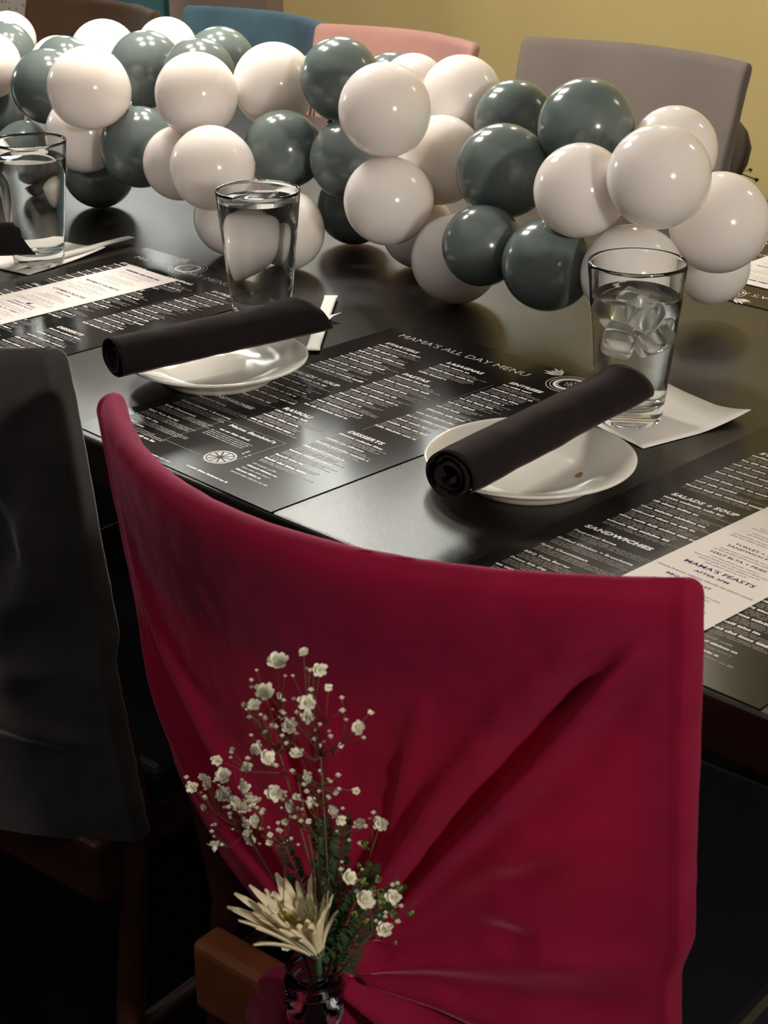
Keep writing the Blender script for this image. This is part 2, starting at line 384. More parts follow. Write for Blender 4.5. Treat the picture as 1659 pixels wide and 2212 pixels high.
def insert(loc, rz, label):
    r = empty('menu_insert', loc, rz, label, 'menu insert', 'white specials sheets on the menus')
    obj('insert_paper', ins_mesh, None, r)
    for m in ih_meshes: obj('heading', m, None, r, (0, 0, 0.00075))
    obj('small_heading_print', ih_mesh, None, r, (0, 0, 0.00075))['kind'] = 'stuff'; obj('small_print', it_mesh, None, r, (0, 0, 0.00075))['kind'] = 'stuff'
    return r
DI = DZ + 0.0013
insert((0.2825, 0.033, DI), math.radians(-3.6), 'white specials sheet half hidden by the crimson chair back')
li = insert((-0.6655, 0.030, DI), math.radians(-2.6), 'white specials sheet on the left menu with a dark speck')
mV, mF = [], []
ring(mV, mF, 0.050, 0.176, 0, 0.0028, 14, 1.3); ring(mV, mF, 0.053, 0.179, 0, 0.0012, 8)
obj('printed_mark', mesh('printed_mark', mV, mF, False), M_inkb, li, (0, 0, 0.0008))
insert((-0.005, 1.167, DI), PI + math.radians(-2), 'white specials sheet across the table at the far right')

# ------------------------------------------------------------------ paper napkins under the glasses
def napkin(c, rz, size, curl, label):
    n = 14; V = []; F = []
    for j in range(n + 1):
        for i in range(n + 1):
            x = (i / n - .5) * size; y = (j / n - .5) * size
            a = max(0, i / n - 0.62) / 0.38; b = max(0, j / n - 0.5) / 0.5; a2 = max(0, 0.4 - i / n) / 0.4
            V.append((x, y, 0.0004 + curl * (a * b) ** 1.5 + 0.25 * curl * (a2 * b) ** 2))
    F = [(j * (n + 1) + i, j * (n + 1) + i + 1, (j + 1) * (n + 1) + i + 1, (j + 1) * (n + 1) + i) for j in range(n) for i in range(n)]
    o = obj('paper_napkin', mesh('paper_napkin', V, F), M_napkin, None, c, (0, 0, rz))
    s = o.modifiers.new('thickness', 'SOLIDIFY'); s.thickness = 0.0008; s.offset = 1
    return tag(o, label, 'napkin', 'square paper napkins under the glasses')
napkin((0.102, 0.396, T + 0.0003), math.radians(-14), 0.128, 0.010, 'white paper napkin under the right glass of iced water')
napkin((-0.357, 0.345, T + 0.0003), math.radians(-6), 0.09, 0.0, 'white paper napkin hidden under the middle glass of water')
napkin((-0.781, 0.328, T + 0.0010), math.radians(9), 0.132, 0.004, 'white paper napkin under the left glass and wrapped straw')

# ------------------------------------------------------------------ glasses of water
RG, RB, HG = 0.0446, 0.0300, 0.149
def rr(z): return RB + (RG - RB) * min(1, z / HG)
gp = [(0, 0.004), (0.022, 0.003), (0.0265, 0.0)] + [(0.0285, 0.0004), (rr(0) * 0.985, 0.002)] + [(rr(z), z) for z in (0.006, 0.02, 0.04, 0.07, 0.10, 0.13, 0.145)] + [(RG - 0.0002, 0.1482), (RG - 0.0013, 0.149), (RG - 0.0024, 0.1482)]
gp += [(rr(z) - 0.0026, z) for z in (0.145, 0.13, 0.10, 0.07, 0.04, 0.02)] + [(0.024, 0.0145), (0, 0.0135)]
gm = MB().lathe(gp, 72); glass_mesh = mesh('glass_body', gm.v, gm.f); glass_mesh.materials.append(M_glass)
def water_mesh(h):
    p = [(0, 0.0137), (0.0238, 0.0147)] + [(rr(z) - 0.0025, z) for z in (0.02, 0.04, 0.07, 0.10) if z < h - 0.004] + [(rr(h) - 0.0025, h), (rr(h) - 0.0040, h - 0.0008), (0, h - 0.0010)]
    w = MB().lathe(p, 72); m = mesh('water', w.v, w.f); m.materials.append(M_water); return m
bmx = bmesh.new(); bmesh.ops.create_cube(bmx, size=0.026); bmesh.ops.bevel(bmx, geom=bmx.edges[:], offset=0.006, segments=3, affect='EDGES', profile=0.5)
ice_mesh = bpy.data.meshes.new('ice_cube'); bmx.to_mesh(ice_mesh); bmx.free(); ice_mesh.polygons.foreach_set('use_smooth', [True] * len(ice_mesh.polygons)); ice_mesh.materials.append(M_ice)
def drink(loc, wl, ice, label):
    r = empty('water_glass', loc, 0, label, 'glass', 'pint glasses of water')
    obj('glass_body', glass_mesh, None, r); obj('water', water_mesh(wl), None, r)
    for (p, rot) in ice: obj('ice_cube', ice_mesh, None, r, p, rot)
    return r
drink((0.0965, 0.369, T + 0.0018), 0.118, [((-0.010, 0.008, 0.103), (0.4, 0.3, 0.2)), ((0.014, -0.006, 0.104), (0.1, 0.6, 0.9)), ((-0.004, -0.014, 0.079), (0.7, 0.2, 0.5)), ((0.008, 0.012, 0.078), (0.2, 0.9, 0.1))], 'clear pint glass of iced water at right beside a napkin roll')
drink((-0.354, 0.326, T + 0.0018), 0.138, [], 'clear pint glass full of water behind the middle napkin roll')
drink((-0.737, 0.311, T + 0.0025), 0.128, [], 'clear pint glass of water at the left frame edge')

# ------------------------------------------------------------------ plates
pp = [(0, 0.0065), (0.040, 0.0065), (0.050, 0.0078), (0.058, 0.0112), (0.070, 0.0160), (0.082, 0.0205), (0.0868, 0.0224), (0.0885, 0.0227), (0.0893, 0.0220), (0.0890, 0.0206), (0.083, 0.0176), (0.070, 0.0122), (0.060, 0.0068), (0.0555, 0.0030), (0.0545, 0.0), (0.0515, 0.0), (0.0500, 0.0028), (0, 0.0030)]
pm = MB().lathe(pp, 96); plate_mesh = mesh('side_plate', pm.v, pm.f); plate_mesh.materials.append(M_plate)
def plate(loc, label): return tag(obj('side_plate', plate_mesh, None, None, loc), label, 'plate', 'white side plates')
P1 = plate((0.1185, 0.197, T + 0.0003), 'white side plate with a brown drip, under the right napkin roll')
MB().lathe([(0, 0.0004), (0.0010, 0.0003), (0.0022, 0)], 12).build('drip_stain', M_coffee, P1, True, (0.036, 0.030, 0.0069)).scale = (2.2, 6.0, 0.6)
plate((-0.268, 0.188, T + 0.0012), 'white side plate under the middle napkin roll')
P3 = plate((-0.845, 0.190, T + 0.0003), 'white side plate mostly outside the left frame edge')

# ------------------------------------------------------------------ rolled cloth napkins
def roll(a, b, rad, seed, label, flap=True, end_angle=PI + 0.55):
    a = Vector(a); b = Vector(b); L = (b - a).length; rn = random.Random(seed)
    turns, nth, nl = 3.1, 120, 40; V = []
    off = end_angle - 2 * PI * turns
    for j in range(nl + 1):
        s = j / nl
        for i in range(nth + 1):
            q = i / nth; th = 2 * PI * turns * q + off
            r = rad * (0.22 + 0.78 * q ** 0.8)
            wob = 1 + 0.05 * noise.noise((math.cos(th) * 1.2, math.sin(th) * 1.2, s * 5 + seed)) + 0.035 * noise.noise((th * 2.0, s * 9, seed))
            if s > 0.86: wob *= 1 + (s - 0.86) * 0.9 * max(0, math.sin(th + 0.8)) * q
            r *= wob
            end = 0.010 * noise.noise((q * 3.0, 1.7, seed)) + (0.004 * (1 - q))
            x = s * L + end * (2 * s - 1)
            if flap and q > 0.88 and s > 0.8: x += 0.030 * (q - 0.88) / 0.12 * (s - 0.8) / 0.2
            z = r * math.sin(th) * 0.94
            V.append((x, r * math.cos(th) * 1.03, z))
    F = [(j * (nth + 1) + i, j * (nth + 1) + i + 1, (j + 1) * (nth + 1) + i + 1, (j + 1) * (nth + 1) + i) for j in range(nl) for i in range(nth)]
    o = obj('napkin_roll', mesh('napkin_roll', V, F), M_cloth)
    d = (b - a).normalized(); o.rotation_euler = d.to_track_quat('X', 'Z').to_euler(); o.location = a
    m = o.modifiers.new('thickness', 'SOLIDIFY'); m.thickness = 0.0011; m.offset = 0
    return tag(o, label, 'napkin', 'black cloth napkins rolled round the cutlery')
roll((0.132, 0.078, T + 0.0445), (0.112, 0.328, T + 0.0455), 0.0225, 3, 'black cloth napkin roll on the right plate beside the iced water')
roll((-0.284, 0.078, T + 0.0445), (-0.245, 0.270, T + 0.0460), 0.0225, 8, 'black cloth napkin roll on the middle plate before a full glass')
roll((-0.880, 0.115, T + 0.0450), (-0.708, 0.262, T + 0.0450), 0.0225, 11, 'black cloth napkin roll end at the left frame edge')

# ------------------------------------------------------------------ wrapped straws
def straw(a, b, label, tabs, w=0.0072, fold=False):
    a = Vector(a); b = Vector(b); L = (b - a).length; n = 30; k = 16; mb = MB(); V = []
    for j in range(n + 1):
        s = j / n; flat = 1.0 if 0.07 < s < 0.93 else (s / 0.07 if s <= 0.07 else (1 - s) / 0.07); flat = max(0.0, flat)
        hw = w * (1.0 + 0.12 * (1 - flat)); hz = 0.0005 + 0.0030 * flat
        for i in range(k):
            t = 2 * PI * i / k; cx = math.cos(t)
            V.append((s * L, hw * cx * (1 if abs(cx) < .9 else 1.0), 0.0036 + hz * math.sin(t) * (0.75 + 0.25 * math.cos(2 * t))))
    F = [(j * k + i, j * k + (i + 1) % k, (j + 1) * k + (i + 1) % k, (j + 1) * k + i) for j in range(n) for i in range(k)]
    F += [tuple(range(k - 1, -1, -1)), tuple(n * k + i for i in range(k))]
    r = empty('wrapped_straw', a, 0, label, 'straw', 'paper wrapped straws')
    d = (b - a).normalized(); r.rotation_euler = d.to_track_quat('X', 'Z').to_euler()
    obj('paper_sleeve', mesh('paper_sleeve', V, F), M_wrap, r)
    if tabs:
        for sgn in (-1, 1):
            t = MB(); x = 0.55 * L; w0 = w * 0.8
            t.add([(x - 0.011, sgn * w0, 0.004), (x + 0.010, sgn * w0, 0.004), (x + 0.014 * (1 if sgn > 0 else 0.4), sgn * (w + 0.012), 0.009), (x + 0.001, sgn * (w + 0.004), 0.0065)], [(0, 1, 3), (1, 2, 3)])
            o = t.build('torn_flap', M_wrap, r); s = o.modifiers.new('t', 'SOLIDIFY'); s.thickness = 0.0004
        t = MB(); t.add([(0.0, w, 0.003), (0.012, w, 0.003), (0.010, w + 0.010, 0.0012), (0.002, w + 0.010, 0.0012)], [(0, 1, 2, 3)])
        o = t.build('torn_flap', M_wrap, r); s = o.modifiers.new('t', 'SOLIDIFY'); s.thickness = 0.0004
    return r
straw((-0.2525, 0.302, T + 0.0006), (-0.376, 0.452, T + 0.0006), 'white wrapped straw with torn flaps beside the middle napkin roll', True)
straw((-0.728, 0.262, T + 0.0030), (-0.739, 0.455, T + 0.0030), 'long white wrapped straw lying across the left paper napkin', False, 0.0058)

# ------------------------------------------------------------------ balloons
def balloon_mesh(name, mat):
    prof = []
    for i in range(33):
        t = PI * i / 32; r = math.sin(t); z = math.cos(t)
        if z < 0: z *= 1 + 0.10 * (-z) ** 3; r *= 1 - 0.05 * (-z) ** 2
        prof.append((max(r, 0), z))
    prof = [p for p in prof if not (p[1] < -1.055)]
    prof += [(0.075, -1.085), (0.05, -1.12), (0.055, -1.15), (0.085, -1.185), (0.08, -1.20), (0, -1.16)]
    prof[0] = (0, 1)
    b = MB().lathe(prof, 56); m = mesh(name, b.v, b.f); m.materials.append(mat); return m
BM = {'W': balloon_mesh('white_balloon', M_white), 'G': balloon_mesh('grey_balloon', M_grey)}
BAL = [
 ('G', -0.148, 0.611, 0.200, 0.0516, 'large slate grey balloon in front of the mauve-grey chair back, upper right'),
 ('G', -0.298, 0.674, 0.178, 0.0468, 'slate grey balloon at the back, below the left edge of the mauve-grey chair'),
 ('W', -0.388, 0.685, 0.194, 0.0482, 'white balloon on top below the right end of the salmon chair back'),
 ('W', -0.493, 0.715, 0.188, 0.0418, 'small white balloon peeping out below the middle of the salmon chair back'),
 ('W', -0.353, 0.517, 0.206, 0.0514, 'large white front balloon on top in the middle, lower edge over two grey ones'),
 ('G', -0.511, 0.605, 0.212, 0.0475, 'tall slate grey balloon on top covering the left end of the salmon chair back'),
 ('W', -0.619, 0.598, 0.192, 0.0515, 'white balloon left of the grey one that covers the salmon chair corner'),
 ('W', -0.648, 0.497, 0.190, 0.0503, 'large white front balloon above and left of the middle glass'),
 ('G', -0.873, 0.601, 0.184, 0.0495, 'slate grey balloon on top between the brown chair and the blue chair'),
 ('W', -0.798, 0.449, 0.186, 0.0514, 'large white front balloon above the left glass, to its right'),
 ('G', -0.773, 0.504, 0.108, 0.0515, 'lower slate grey balloon above the left bright streak on the table'),
 ('W', -0.869, 0.490, 0.115, 0.0508, 'lower white balloon directly right of the left glass'),
 ('G', -0.913, 0.541, 0.049, 0.0485, 'darkest slate grey balloon on the table right of the left glass'),
 ('W', -0.680, 0.492, 0.103, 0.0459, 'white balloon half hidden behind the one left of the middle glass rim'),
 ('W', -0.571, 0.450, 0.120, 0.0496, 'white front balloon right above the left rim of the middle glass'),
 ('W', -0.598, 0.501, 0.047, 0.0465, 'white balloon on the table seen at the left side of the middle glass'),
 ('W', -0.499, 0.498, 0.048, 0.0472, 'white balloon on the table seen at the right side of the middle glass'),
 ('G', -0.561, 0.556, 0.126, 0.0483, 'slate grey balloon directly above the right rim of the middle glass'),
 ('G', -0.471, 0.581, 0.124, 0.0485, 'slate grey balloon in the second row between two grey neighbours in mid garland'),
 ('G', -0.521, 0.637, 0.048, 0.0463, 'dark slate grey balloon on the table right of the middle glass'),
 ('W', -0.345, 0.513, 0.107, 0.0497, 'lower white front balloon above the bright streak beside the straw'),
 ('W', -0.349, 0.605, 0.137, 0.0511, 'shaded white balloon in mid garland left of a large grey one'),
 ('G', -0.216, 0.557, 0.152, 0.0509, 'large slate grey front balloon in the right half, on top of two darker ones'),
 ('W', -0.069, 0.501, 0.164, 0.0470, 'white balloon to the upper left of the right glass'),
 ('W', 0.021, 0.504, 0.191, 0.0500, 'largest white front balloon directly above the right glass'),
 ('W', -0.062, 0.650, 0.182, 0.0461, 'white balloon behind the largest one, before the mauve-grey chair edge'),
 ('W', 0.033, 0.598, 0.131, 0.0507, 'white balloon at the right end of the garland, touching the frame edge'),
 ('W', -0.023, 0.680, 0.058, 0.0408, 'low white balloon on the table right of the right glass'),
 ('W', -0.013, 0.515, 0.086, 0.0500, 'white balloon seen through the rim of the right glass'),
 ('G', -0.107, 0.502, 0.081, 0.0482, 'lower slate grey balloon just left of the right glass'),
 ('G', -0.193, 0.498, 0.086, 0.0432, 'small lower slate grey balloon under the large grey front one'),
 ('W', -0.264, 0.537, 0.050, 0.0499, 'low white balloon on the table left of the two lowest grey ones'),
 ('G', -0.997, 0.529, 0.155, 0.0504, 'slate grey balloon above the left glass, shaded by a white one'),
 ('G', -1.053, 0.599, 0.167, 0.0423, 'small slate grey balloon with bright dots below the brown chair'),
 ('W', -1.074, 0.685, 0.172, 0.0496, 'bright cream white balloon on top in front of the brown chair back'),
 ('W', -0.961, 0.710, 0.189, 0.0431, 'bright cream white balloon on top below the teal wall'),
 ('G', -0.772, 0.607, 0.185, 0.0481, 'slate grey balloon behind the large white one, below the blue chair'),
 ('G', -0.821, 0.686, 0.187, 0.0475, 'rear slate grey balloon right against the blue chair back'),
 ('W', -1.168, 0.549, 0.163, 0.0477, 'bright white balloon cut by the left frame edge'),
 ('G', -1.238, 0.626, 0.164, 0.0455, 'slate grey balloon at the top left corner with four bright dots'),
 ('G', -1.113, 0.557, 0.044, 0.0434, 'slate grey balloon seen through the left glass'),
 ('W', -0.390, 0.614, 0.045, 0.0441, 'white balloon on the table nearly hidden behind the lower middle white one'),
 ('W', -1.067, 0.466, 0.039, 0.0386, 'small white balloon on the table left of the left glass'),
 ('G', -1.213, 0.575, 0.085, 0.0493, 'slate grey balloon at the left frame edge above the left glass'),
 ('G', -0.585, 0.772, 0.172, 0.0430, 'sliver of a slate grey balloon against the salmon chair back'),
 ('W', -1.140, 0.650, 0.156, 0.0400, 'small white balloon between two grey ones at upper left'),
 ('W', -1.320, 0.690, 0.168, 0.0430, 'bright white balloon behind the grey one in the top left corner'),
]
for k, (c, x, y, z, r, lab) in enumerate(BAL):
    o = obj('balloon', BM[c], None, None, (x, y, T + z))
    axis = Vector((x + 0.03 * math.sin(k * 2.3), 0.60, 0.115))
    d = axis - Vector((x, y, z))
    if d.length < 0.03: d = Vector((0.3, 0.9, -0.1))
    o.rotation_euler = (-d).to_track_quat('Z', 'Y').to_euler(); o.scale = (r, r, r)
    tag(o, lab, 'balloon', 'balloons of the garland')

# ------------------------------------------------------------------ covered chairs
def gauss_seg(px, pz, a, b, w0, w1):
    ax, az = a; bx_, bz = b; dx, dz = bx_ - ax, bz - az; L2 = dx * dx + dz * dz
    s = ((px - ax) * dx + (pz - az) * dz) / L2; sc = min(1, max(0, s))
    qx, qz = ax + sc * dx, az + sc * dz; d2 = (px - qx) ** 2 + (pz - qz) ** 2; w = w0 + (w1 - w0) * sc
    return math.exp(-d2 / (2 * w * w)), s
def interp(tab, x):
    if x >= tab[0][0]: return tab[0][1]
    for (a, va), (b, vb) in zip(tab, tab[1:]):
        if x >= b: t = (x - a) / (b - a); t = t * t * (3 - 2 * t); return va + (vb - va) * t
    return tab[-1][1]

KX, KZ = 0.040, 0.588
RIDGES = [  # (points, height, width)
 ([(0.228, 0.893), (0.189, 0.851), (0.160, 0.813), (0.118, 0.745), (0.079, 0.675), (0.045, 0.61)], 0.011, 0.0075),
 ([(0.222, 0.880), (0.186, 0.834), (0.148, 0.777), (0.100, 0.690), (0.055, 0.61)], -0.012, 0.0080),
 ([(0.230, 0.879), (0.204, 0.836), (0.166, 0.770), (0.110, 0.695), (0.060, 0.615)], 0.012, 0.0070),
 ([(0.226, 0.855), (0.199, 0.803), (0.160, 0.742), (0.105, 0.672), (0.060, 0.61)], -0.010, 0.0080),
 ([(0.228, 0.840), (0.192, 0.783), (0.139, 0.710), (0.085, 0.647), (0.05, 0.60)], 0.009, 0.0085),
 ([(0.190, 0.720), (0.120, 0.655), (0.06, 0.60)], -0.007, 0.010),
 ([(0.225, 0.760), (0.175, 0.706), (0.110, 0.640), (0.06, 0.598)], 0.007, 0.014),
 ([(0.165, 0.634), (0.125, 0.629), (0.070, 0.603)], -0.006, 0.012),
 ([(0.225, 0.628), (0.15, 0.617), (0.06, 0.592)], 0.005, 0.012),
 ([(0.225, 0.585), (0.15, 0.580), (0.06, 0.583)], -0.003, 0.014),
 ([(0.225, 0.55), (0.14, 0.556), (0.06, 0.577)], 0.005, 0.012),
 ([(0.18, 0.48), (0.11, 0.53), (0.05, 0.57)], -0.007, 0.010),
 ([(0.13, 0.44), (0.085, 0.51), (0.045, 0.565)], 0.010, 0.009),
 ([(0.06, 0.42), (0.05, 0.50), (0.035, 0.56)], -0.008, 0.007),
 ([(0.00, 0.43), (0.02, 0.50), (0.03, 0.565)], 0.010, 0.009),
 ([(-0.06, 0.43), (-0.02, 0.50), (0.02, 0.57)], -0.006, 0.008),
 ([(0.112, 0.830), (0.102, 0.790), (0.075, 0.70), (0.045, 0.61)], 0.0028, 0.0045),
 ([(0.085, 0.800), (0.070, 0.72), (0.043, 0.62)], -0.002, 0.009),
 ([(0.040, 0.805), (0.040, 0.72), (0.038, 0.62)], 0.003, 0.008),
 ([(-0.010, 0.80), (0.010, 0.70), (0.034, 0.61)], -0.005, 0.008),
 ([(-0.200, 0.86), (-0.13, 0.77), (-0.055, 0.69), (0.03, 0.61)], 0.006, 0.009),
 ([(-0.215, 0.80), (-0.15, 0.72), (-0.075, 0.66), (0.02, 0.60)], -0.006, 0.008),
 ([(-0.222, 0.77), (-0.17, 0.69), (-0.10, 0.64), (0.02, 0.595)], 0.007, 0.008),
]
HW = 0.23
def chair(loc, rz, label, mat, hw=HW, top=0.90, b0=0.092, tied=True, hem=0.42, group=None, xl=None, ridges=RIDGES, lean=0.14, full=True, hi=True, rail=None):
    r = empty('covered_chair', loc, rz, label, 'chair', group)
    XL = xl or [(0.90, -1.0), (0.76, -0.985), (0.68, -0.90), (0.63, -0.72), (0.595, -0.42), (0.565, -0.10), (0.53, -0.10), (0.48, -0.32), (0.42, -0.45)]
    XR = [(0.90, 1.0), (0.64, 0.985), (0.60, 0.955), (0.42, 0.95)]
    nb, ne, nf = (150, 8, 150) if hi else (60, 6, 60); nz = 150 if hi else 50
    def yb(x, z): return -b0 * (1 - min(1, (x / hw)) ** 2) + (top - z) * lean
    V = []; levels = []
    for j in range(nz + 1): levels.append((top - 0.013 - (top - 0.013 - hem) * (1 - j / nz), 1.0, 0))
    for j in range(1, 7):
        a = PI / 2 * j / 6; levels.append((top - 0.013 + 0.013 * math.sin(a), max(0.02, math.cos(a)), 1))
    th = 0.0125
    for (z, tk, _) in levels:
        zz = z + (0.9 - top)
        l = interp(XL, zz) * hw if tied else -hw * (1 - 0.15 * (top - z)); rt = interp(XR, zz) * hw if tied else hw * (1 - 0.15 * (top - z))
        loop = []
        for i in range(nb + 1): loop.append((l + (rt - l) * i / nb, -1.0, 0))
        for i in range(1, ne): a = -PI / 2 + PI * i / ne; loop.append((rt, math.copysign(abs(math.sin(a)) ** 0.6, math.sin(a)), abs(math.cos(a)) ** 0.45))
        for i in range(nf + 1): loop.append((rt + (l - rt) * i / nf, 1.0, 0))
        for i in range(1, ne): a = PI / 2 + PI * i / ne; loop.append((l, math.copysign(abs(math.sin(a)) ** 0.6, math.sin(a)), -abs(math.cos(a)) ** 0.45))
        for (x, s, c) in loop:
            t = th * tk * (0.92 + 0.08 * (x / hw) ** 2)
            xx = x + c * t * 0.6
            y = yb(x, z) + s * t
            cz = z - (0.010 * (1 - (x / hw) ** 2) if False else 0)
            if s < 0 and tied:
                kx, kz = KX * hw / HW, KZ + top - 0.9; d = math.hypot(x - kx, (z - kz))
                h = 0.0
                fade = min(1, max(0, (top - 0.012 - z) / 0.03))
                for pts, hh, w in ridges:
                    best = 0
                    n = len(pts) - 1
                    for q in range(n):
                        if abs(z - 0.5 * (pts[q][1] + pts[q + 1][1]) - (top - 0.9)) > 0.12: continue
                        u0, u1 = q / n, (q + 1) / n
                        e0 = 0.35 + 0.65 * math.sin(PI * min(1, max(0, u0)) ** 0.8); e1 = 0.35 + 0.65 * math.sin(PI * min(1, u1) ** 0.8)
                        g, sp = gauss_seg(x, z - (top - 0.9), pts[q], pts[q + 1], w * e0 * 1.12, w * e1 * 1.12)
                        u = u0 + (u1 - u0) * min(1, max(0, sp))
                        amp = min(1.0, 0.03 + u * 3.0); amp = amp * amp * (3 - 2 * amp)
                        best = max(best, g * amp)
                    h += 1.45 * hh * best
                y -= h * fade * (-s)
                # crest rail line: below it the cloth sinks into the open back, then is drawn out to the knot
                sink = 1 / (1 + math.exp((z - (top - 0.088 - 0.02 * (x / hw) ** 2)) / 0.006))
                y += (-s) * 0.006 * sink * max(0, 1 - d / 0.30)
                y -= (-s) * 0.020 * math.exp(-(d / 0.045) ** 2)
            elif s < 0 or not tied:
                y += 0.0025 * noise.noise((x * 14, z * 14, s * 3.0 + hw * 50))
            xx += 0.0006 * noise.noise((x * 60, z * 45, 3.1)); y += 0.0008 * noise.noise((x * 55, z * 55, 7.0 + s))
            V.append((xx, y, cz))
    n = len(loop); F = []
    for j in range(len(levels) - 1):
        for i in range(n): F.append((j * n + i, j * n + (i + 1) % n, (j + 1) * n + (i + 1) % n, (j + 1) * n + i))
    tb_ = (len(levels) - 1) * n
    for i in range(nb):                      # close the top: back point i faces front point nb - i
        F.append((tb_ + i, tb_ + i + 1, tb_ + nb + ne - 1 + nb - i + 0, tb_ + nb + ne - 1 + nb - i + 1) if False else (tb_ + i, tb_ + i + 1, tb_ + nb + ne + nb - i - 1, tb_ + nb + ne + nb - i))
    obj('cover', mesh('chair_cover', V, F), mat, r)
    # crest rail and posts inside the cover
    pts = [(x * hw * 0.97, yb(x * hw * 0.97, top - 0.05), 0) for x in [i / 10 - 1 for i in range(21)]]
    mb = MB(); Vv = []
    for (x, y, _) in pts:
        for (dy, z) in ((-0.001, top - 0.09), (0.0095, top - 0.09), (0.0095, top - 0.016), (-0.001, top - 0.016)): Vv.append((x, y + dy + (top - 0.05 - z) * lean, z))
    Ff = [(i * 4 + k, i * 4 + (k + 1) % 4, i * 4 + 4 + (k + 1) % 4, i * 4 + 4 + k) for i in range(20) for k in range(4)] + [(0, 1, 2, 3), (83, 82, 81, 80)]
    mb.add(Vv, Ff); mb.build('crest_rail', M_wood, r)
    yl = (top - 0.44) * lean
    for sx in (-1, 1):
        p0 = Vector((sx * hw * 0.95, yb(hw * 0.95, top - 0.03), top - 0.03)); p1 = Vector((sx * hw * 0.91, yl + 0.004, 0.44)); p2 = Vector((sx * hw * 0.91, yl - 0.05, 0.0))
        MB().tube([p0, (p0 + p1) / 2, p1, (p1 + p2) / 2, p2], [0.007, 0.011, 0.014, 0.014, 0.012], 10).build('leg', M_wood, r, True)
        MB().tube([(sx * hw * 0.91, yl + 0.37, 0.425), (sx * hw * 0.91, yl + 0.385, 0.0)], [0.016, 0.012], 10).build('leg', M_wood, r, True)
        MB().tube([(sx * hw * 0.91, yl - 0.02, 0.20), (sx * hw * 0.91, yl + 0.377, 0.20)], 0.009, 8).build('stretcher', M_wood, r, True)
    MB().box((-hw * 0.93, yl + 0.03, 0.39), (hw * 0.93, yl + 0.40, 0.435)).build('seat_frame', M_wood, r, bevel=0.006)
    MB().box((-hw * 0.90, yl - 0.045, 0.355), (hw * 0.90, yl - 0.012, 0.425)).build('rear_rail', rail or M_wood, r, bevel=0.008)
    MB().box((-hw * 0.95, yl + 0.02, 0.435), (hw * 0.95, yl + 0.395, 0.475)).build('cushion', M_vinyl, r, bevel=0.012)
    return r
NG = 'covered chairs on the near side'; FG = 'covered chairs along the far wall'
chair((0.2555, -0.1455, 0), math.radians(3.86), 'crimson velour covered chair in front with flowers tied behind', M_crim, group=NG, rail=M_pan)
chair((-0.317, -0.150, 0), math.radians(5), 'charcoal covered chair at the left edge beside the crimson one', M_char, group=NG,
      xl=[(0.90, -1.0), (0.66, -1.0), (0.62, -0.96), (0.58, -0.85), (0.42, -0.8)], ridges=[([(-0.15, 0.88), (-0.05, 0.75), (0.04, 0.6)], 0.010, 0.016), ([(0.10, 0.86), (0.11, 0.76), (0.06, 0.6)], 0.011, 0.014), ([(0.16, 0.82), (0.17, 0.72), (0.07, 0.6)], -0.010, 0.014), ([(0.21, 0.80), (0.19, 0.68), (0.06, 0.6)], 0.009, 0.012), ([(0.20, 0.60), (0.12, 0.6), (0.04, 0.588)], 0.008, 0.012), ([(0.22, 0.52), (0.13, 0.56), (0.04, 0.585)], 0.010, 0.012)])
def far_chair(x0, x1, y, zt, label, mat, rz=0.0, b0=0.05):
    return chair(((x0 + x1) / 2, y, 0), PI + rz, label, mat, hw=abs(x1 - x0) / 2, top=T + zt, b0=b0, tied=False, hem=0.46, group=FG, hi=False, lean=0.27)
far_chair(-0.858, -0.448, 1.40, 0.142, 'mauve-grey covered chair at the far right before the yellow wall', M_mauve, math.radians(2))
mc = bpy.data.objects['covered_chair.002']; kn = MB().lathe([(0, -0.06), (0.012, -0.045), (0.026, -0.015), (0.030, 0.01), (0.022, 0.035), (0.010, 0.05), (0, 0.052)], 20).build('cover_knot', M_mauve, mc, True, (-0.150, -0.075, 0.735))
far_chair(-1.350, -0.985, 1.40, 0.118, 'salmon pink covered chair behind the balloons', M_salmon, math.radians(1))
far_chair(-1.760, -1.372, 1.425, 0.114, 'blue covered chair left of the salmon pink one', M_blue)
far_chair(-2.29, -1.863, 1.42, 0.094, 'brown covered chair at the far left of the wall side', M_brown)
far_chair(-0.325, 0.07, 1.40, 0.13, 'dark brown covered chair edge at the right frame edge', M_brown)

# pale dotted armchair back at the far left
ac = empty('dotted_armchair', (-2.78, 1.62, 0), 0, 'pale dotted upholstered armchair back in the top left corner', 'chair')
MB().box((-0.30, -0.06, 0.42), (0.30, 0.06, 1.02)).build('backrest', M_dots, ac, bevel=0.04)
MB().box((-0.30, 0.06, 0.26), (0.30, 0.52, 0.44)).build('seat', M_dots, ac, bevel=0.04)
for sx in (-1, 1):
    MB().box((sx * 0.34 - 0.05, -0.05, 0.26), (sx * 0.34 + 0.05, 0.5, 0.62)).build('armrest', M_dots, ac, bevel=0.03)
    for y in (0.0, 0.46): MB().tube([(sx * 0.3, y, 0.27), (sx * 0.32, y, 0)], [0.02, 0.013], 10).build('leg', M_wood, ac, True)

